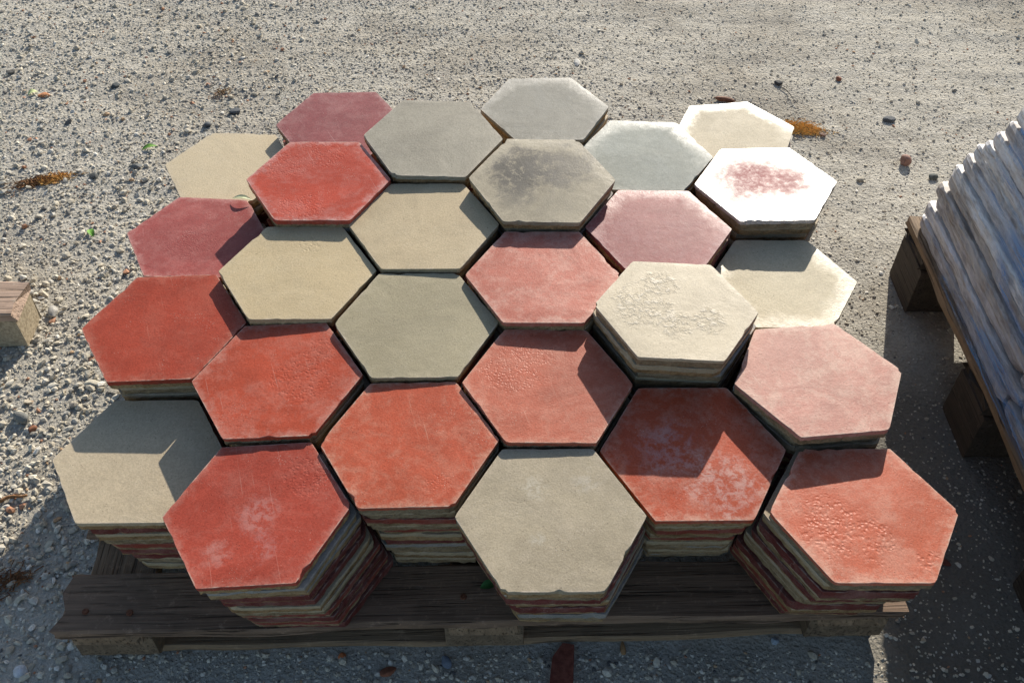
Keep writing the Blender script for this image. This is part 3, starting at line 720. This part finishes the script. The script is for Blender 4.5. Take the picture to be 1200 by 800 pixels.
rock('stone', at(135, 100), (.026, .018), (.09, .10, .10), 'blackish stone alone on fine gravel', 14)
rock('stone', at(12, 84), (.026, .016), (.13, .125, .11), 'brown black stone with pale crown on gravel', 15)
rock('stone', at(160, 196), (.026, .018), (.15, .16, .16), 'slate grey stone left of the clean cream tile', 16)
rock('stone', at(110, 206), (.024, .018), (.10, .105, .10), 'dark stone beside the dry orange twig clump', 17)
rock('stone', at(965, 158), (.014, .012), (.30, .17, .12), 'tiny rust coloured stone beside the orange needles', 18)
rock('stone', at(983, 92), (.018, .014, .010), (.30, .12, .07), 'rust red flat stone on the sand', 19)
rock('clay_chip', at(455, 787), (.026, .014, .008), (.26, .10, .055), 'brown orange clay chip in the shade before the pallet', 20, rz=.3, cat='chip')
rock('clay_chip', at(401, 769), (.012, .011, .008), (.55, .17, .06), 'small vivid orange clay chip in the shade', 21, cat='chip')
rock('stone', at(523, 776), (.022, .014), (.20, .23, .28), 'bluish grey stone before the pallet front board', 22)
rock('stone', at(908, 751), (.014, .012), (.36, .42, .48), 'pale blue stone against the pallet front', 23)
rock('clay_chip', at(730, 760), (.009, .022, .006), (.42, .24, .11), 'tan almond shaped chip before the pallet front', 24, rz=0, cat='chip')
rock('stone', at(63, 453), (.024, .015), (.60, .56, .47), 'cream elongated stone in loose gravel', 25, rz=.3)
rock('stone', at(108, 450), (.028, .016), (.62, .57, .45), 'yellowish cream stone under the deep red tile edge', 26, rz=.15)
rock('stone', at(26, 490), (.036, .022, .018), (.22, .22, .20), 'sharp grey stone in loose gravel', 27, rz=-.5)
rock('bark_piece', at(1103, 655), (.034, .014, .006), (.17, .055, .035), 'reddish brown bark sliver on dark shaded ground', 28, rz=-.5, cat='bark')
rock('stone', at(640, 92), (.020, .012), (.45, .45, .43), 'flat pale stone behind the rearmost grey tile', 29)
rock('stone', at(676, 72), (.034, .018, .008), (.60, .58, .53), 'flat white stone flake on sandy ground', 30)
rock('bark_piece', at(37, 502), (.018, .014, .008), (.24, .10, .05), 'brown bark crumb in loose gravel', 31, cat='bark')

def leaf(p, L, W, rz, colr, label, lift=.004, curl=.35, z0=None):
    vs = []; fs = []; n = 8
    for i in range(n + 1):
        u = i / n; wd = W * math.sin(math.pi * min(.98, max(.03, u))) ** .8
        for s in (-1, -.5, 0, .5, 1):
            vs.append(((u - .5) * L, s * wd / 2, lift * math.sin(math.pi * u) + curl * abs(s) * wd * .5 + .0006))
    for i in range(n):
        for j in range(4):
            a = i * 5 + j; fs.append((a, a + 1, a + 6, a + 5))
    k = len(vs); vs += [(a, b, c - .0006) for a, b, c in vs]; fs += [tuple(reversed([q + k for q in f])) for f in fs]
    m = simple_noise_material('leaf_surface', colr, tuple(c * 1.6 for c in colr), 80, .45, .3)
    o = mesh_obj('leaf', vs, fs, m, smooth=True)
    gz = z0 if z0 is not None else float(ground_h(np.array([p.x]), np.array([p.y]))[0]) + .002
    o.location = (p.x, p.y, gz); o.rotation_euler = (0, 0, rz); return tag(o, label, 'leaf')
leaf(at(175, 173), .034, .014, .45, (.10, .22, .03), 'green curled leaf on gravel beside the clean cream tile')
leaf(at(107, 273), .026, .014, -1.0, (.11, .25, .03), 'small upright green leaf on the gravel by the dull red tile')
leaf(at(38, 108), .024, .018, .6, (.42, .46, .22), 'pale yellow green leaf beside the orange clay chip')
zt = TOP[10][2] + .031
leaf(at(284, 234, zt), .032, .009, -.12, (.34, .36, .22), 'pale willow leaf resting on the dull red tile', z0=zt + .001)
leaf(at(572, 687, .101), .022, .014, .2, (.03, .10, .03), 'dark green leaf on the pallet board under the grey front tile', z0=.1012)

def litter(name, p, L, W, n, cols, label, seed, rz):
    r = random.Random(seed); vs = []; fs = []; mi = []
    for i in range(n):
        u = r.gauss(0, .22); v = r.gauss(0, .22); l = r.uniform(.006, .017); a = r.gauss(0, .7); t = r.uniform(.0004, .0010)
        cx, cy, cz = u * L, v * W, r.uniform(.001, .007) * max(.1, 1 - abs(u) * 1.6)
        dx, dy, dz = math.cos(a) * l / 2, math.sin(a) * l / 2, r.gauss(0, .18) * l
        k = len(vs)
        for s in (-1, 1):
            for (ox, oz) in ((-t, 0), (t, 0), (0, t * 1.5)):
                vs.append((cx + s * dx - math.sin(a) * ox, cy + s * dy + math.cos(a) * ox, max(.0, cz + s * dz) + oz))
        fs += [(k, k + 1, k + 4, k + 3), (k + 1, k + 2, k + 5, k + 4), (k + 2, k, k + 3, k + 5), (k, k + 2, k + 1), (k + 3, k + 4, k + 5)]
        q = 0 if u + r.gauss(0, .12) > .05 else 1; mi += [q] * 5
    o = mesh_obj(name, vs, fs)
    for c in cols: o.data.materials.append(simple_noise_material(name + '_fibre', c, tuple(q * .6 for q in c), 200))
    o.data.polygons.foreach_set('material_index', mi)
    o.location = (p.x, p.y, float(ground_h(np.array([p.x]), np.array([p.y]))[0]) + .001); o.rotation_euler = (0, 0, rz)
    return tag(o, label, 'litter')
litter('dry_needle_clump', at(50, 211), .13, .035, 520, ((.75, .42, .11), (.30, .15, .06)), 'brown and orange dry twig clump on the gravel', 1, .35)
litter('dry_needle_clump', at(938, 150), .12, .055, 620, ((.85, .50, .15), (.80, .46, .12)), 'bright orange dry needles beside the shiny cream corner tile', 2, -.2)
litter('dry_needle_clump', at(12, 680), .08, .05, 150, ((.30, .14, .06), (.22, .10, .045)), 'scattered brown plant bits on gravel near the pallet corner', 3, .6)
litter('dry_needle_clump', at(258, 108), .07, .05, 60, ((.40, .26, .12), (.24, .12, .06)), 'few tan straw bits on gravel behind the clean cream tile', 4, .9)

def twig(p, q, r0, colr, label):
    d = q - p; n = 9; vs = []; fs = []; r = random.Random(5)
    side = Vector((-d.y, d.x, 0)).normalized()
    for i in range(n + 1):
        u = i / n; c = d * u + side * .004 * math.sin(u * 5) + Vector((0, 0, r0)); rad = r0 * (1 - .4 * u) * r.uniform(.85, 1.1)
        for k in range(7):
            a = 2 * math.pi * k / 7; v = c + side * math.cos(a) * rad + Vector((0, 0, math.sin(a) * rad)); vs.append(v[:])
    for i in range(n):
        for k in range(7):
            a = i * 7 + k; b = i * 7 + (k + 1) % 7; fs.append((a, b, b + 7, a + 7))
    fs.append(tuple(reversed(range(7)))); fs.append(tuple(range(n * 7, n * 7 + 7)))
    o = mesh_obj('twig', vs, fs, simple_noise_material('twig_bark', colr, tuple(c * .55 for c in colr), 140), smooth=True)
    o.location = (p.x, p.y, float(ground_h(np.array([p.x]), np.array([p.y]))[0]) + .003); return tag(o, label, 'twig')
twig(at(0, 588), at(32, 578), .0032, (.34, .17, .07), 'short brown twig on loose gravel near the lowest stack')
twig(at(914, 102), at(936, 122), .0012, (.10, .09, .08), 'thin dark stalk trailing from the black stone')

# number pressed into the mottled pink tile
fc = bpy.data.curves.new('stamp', 'FONT'); fc.body = '188'; fc.size = .014; fc.extrude = .0003; fc.align_x = 'CENTER'
fobj = bpy.data.objects.new('stamp_tmp', fc); col.objects.link(fobj)
dg = bpy.context.evaluated_depsgraph_get(); sm_me = bpy.data.meshes.new_from_object(fobj.evaluated_get(dg)); bpy.data.objects.remove(fobj)
sm_me.materials.append(simple_noise_material('stamp_mark', (.30, .14, .11), (.38, .2, .16), 400))
pink = [o for o in col.objects if o.get('label', '').startswith('mottled pink')][0]
st = bpy.data.objects.new('stamped_number', sm_me); col.objects.link(st); st.parent = pink; st.location = (.004, -.088, TT - .0004)
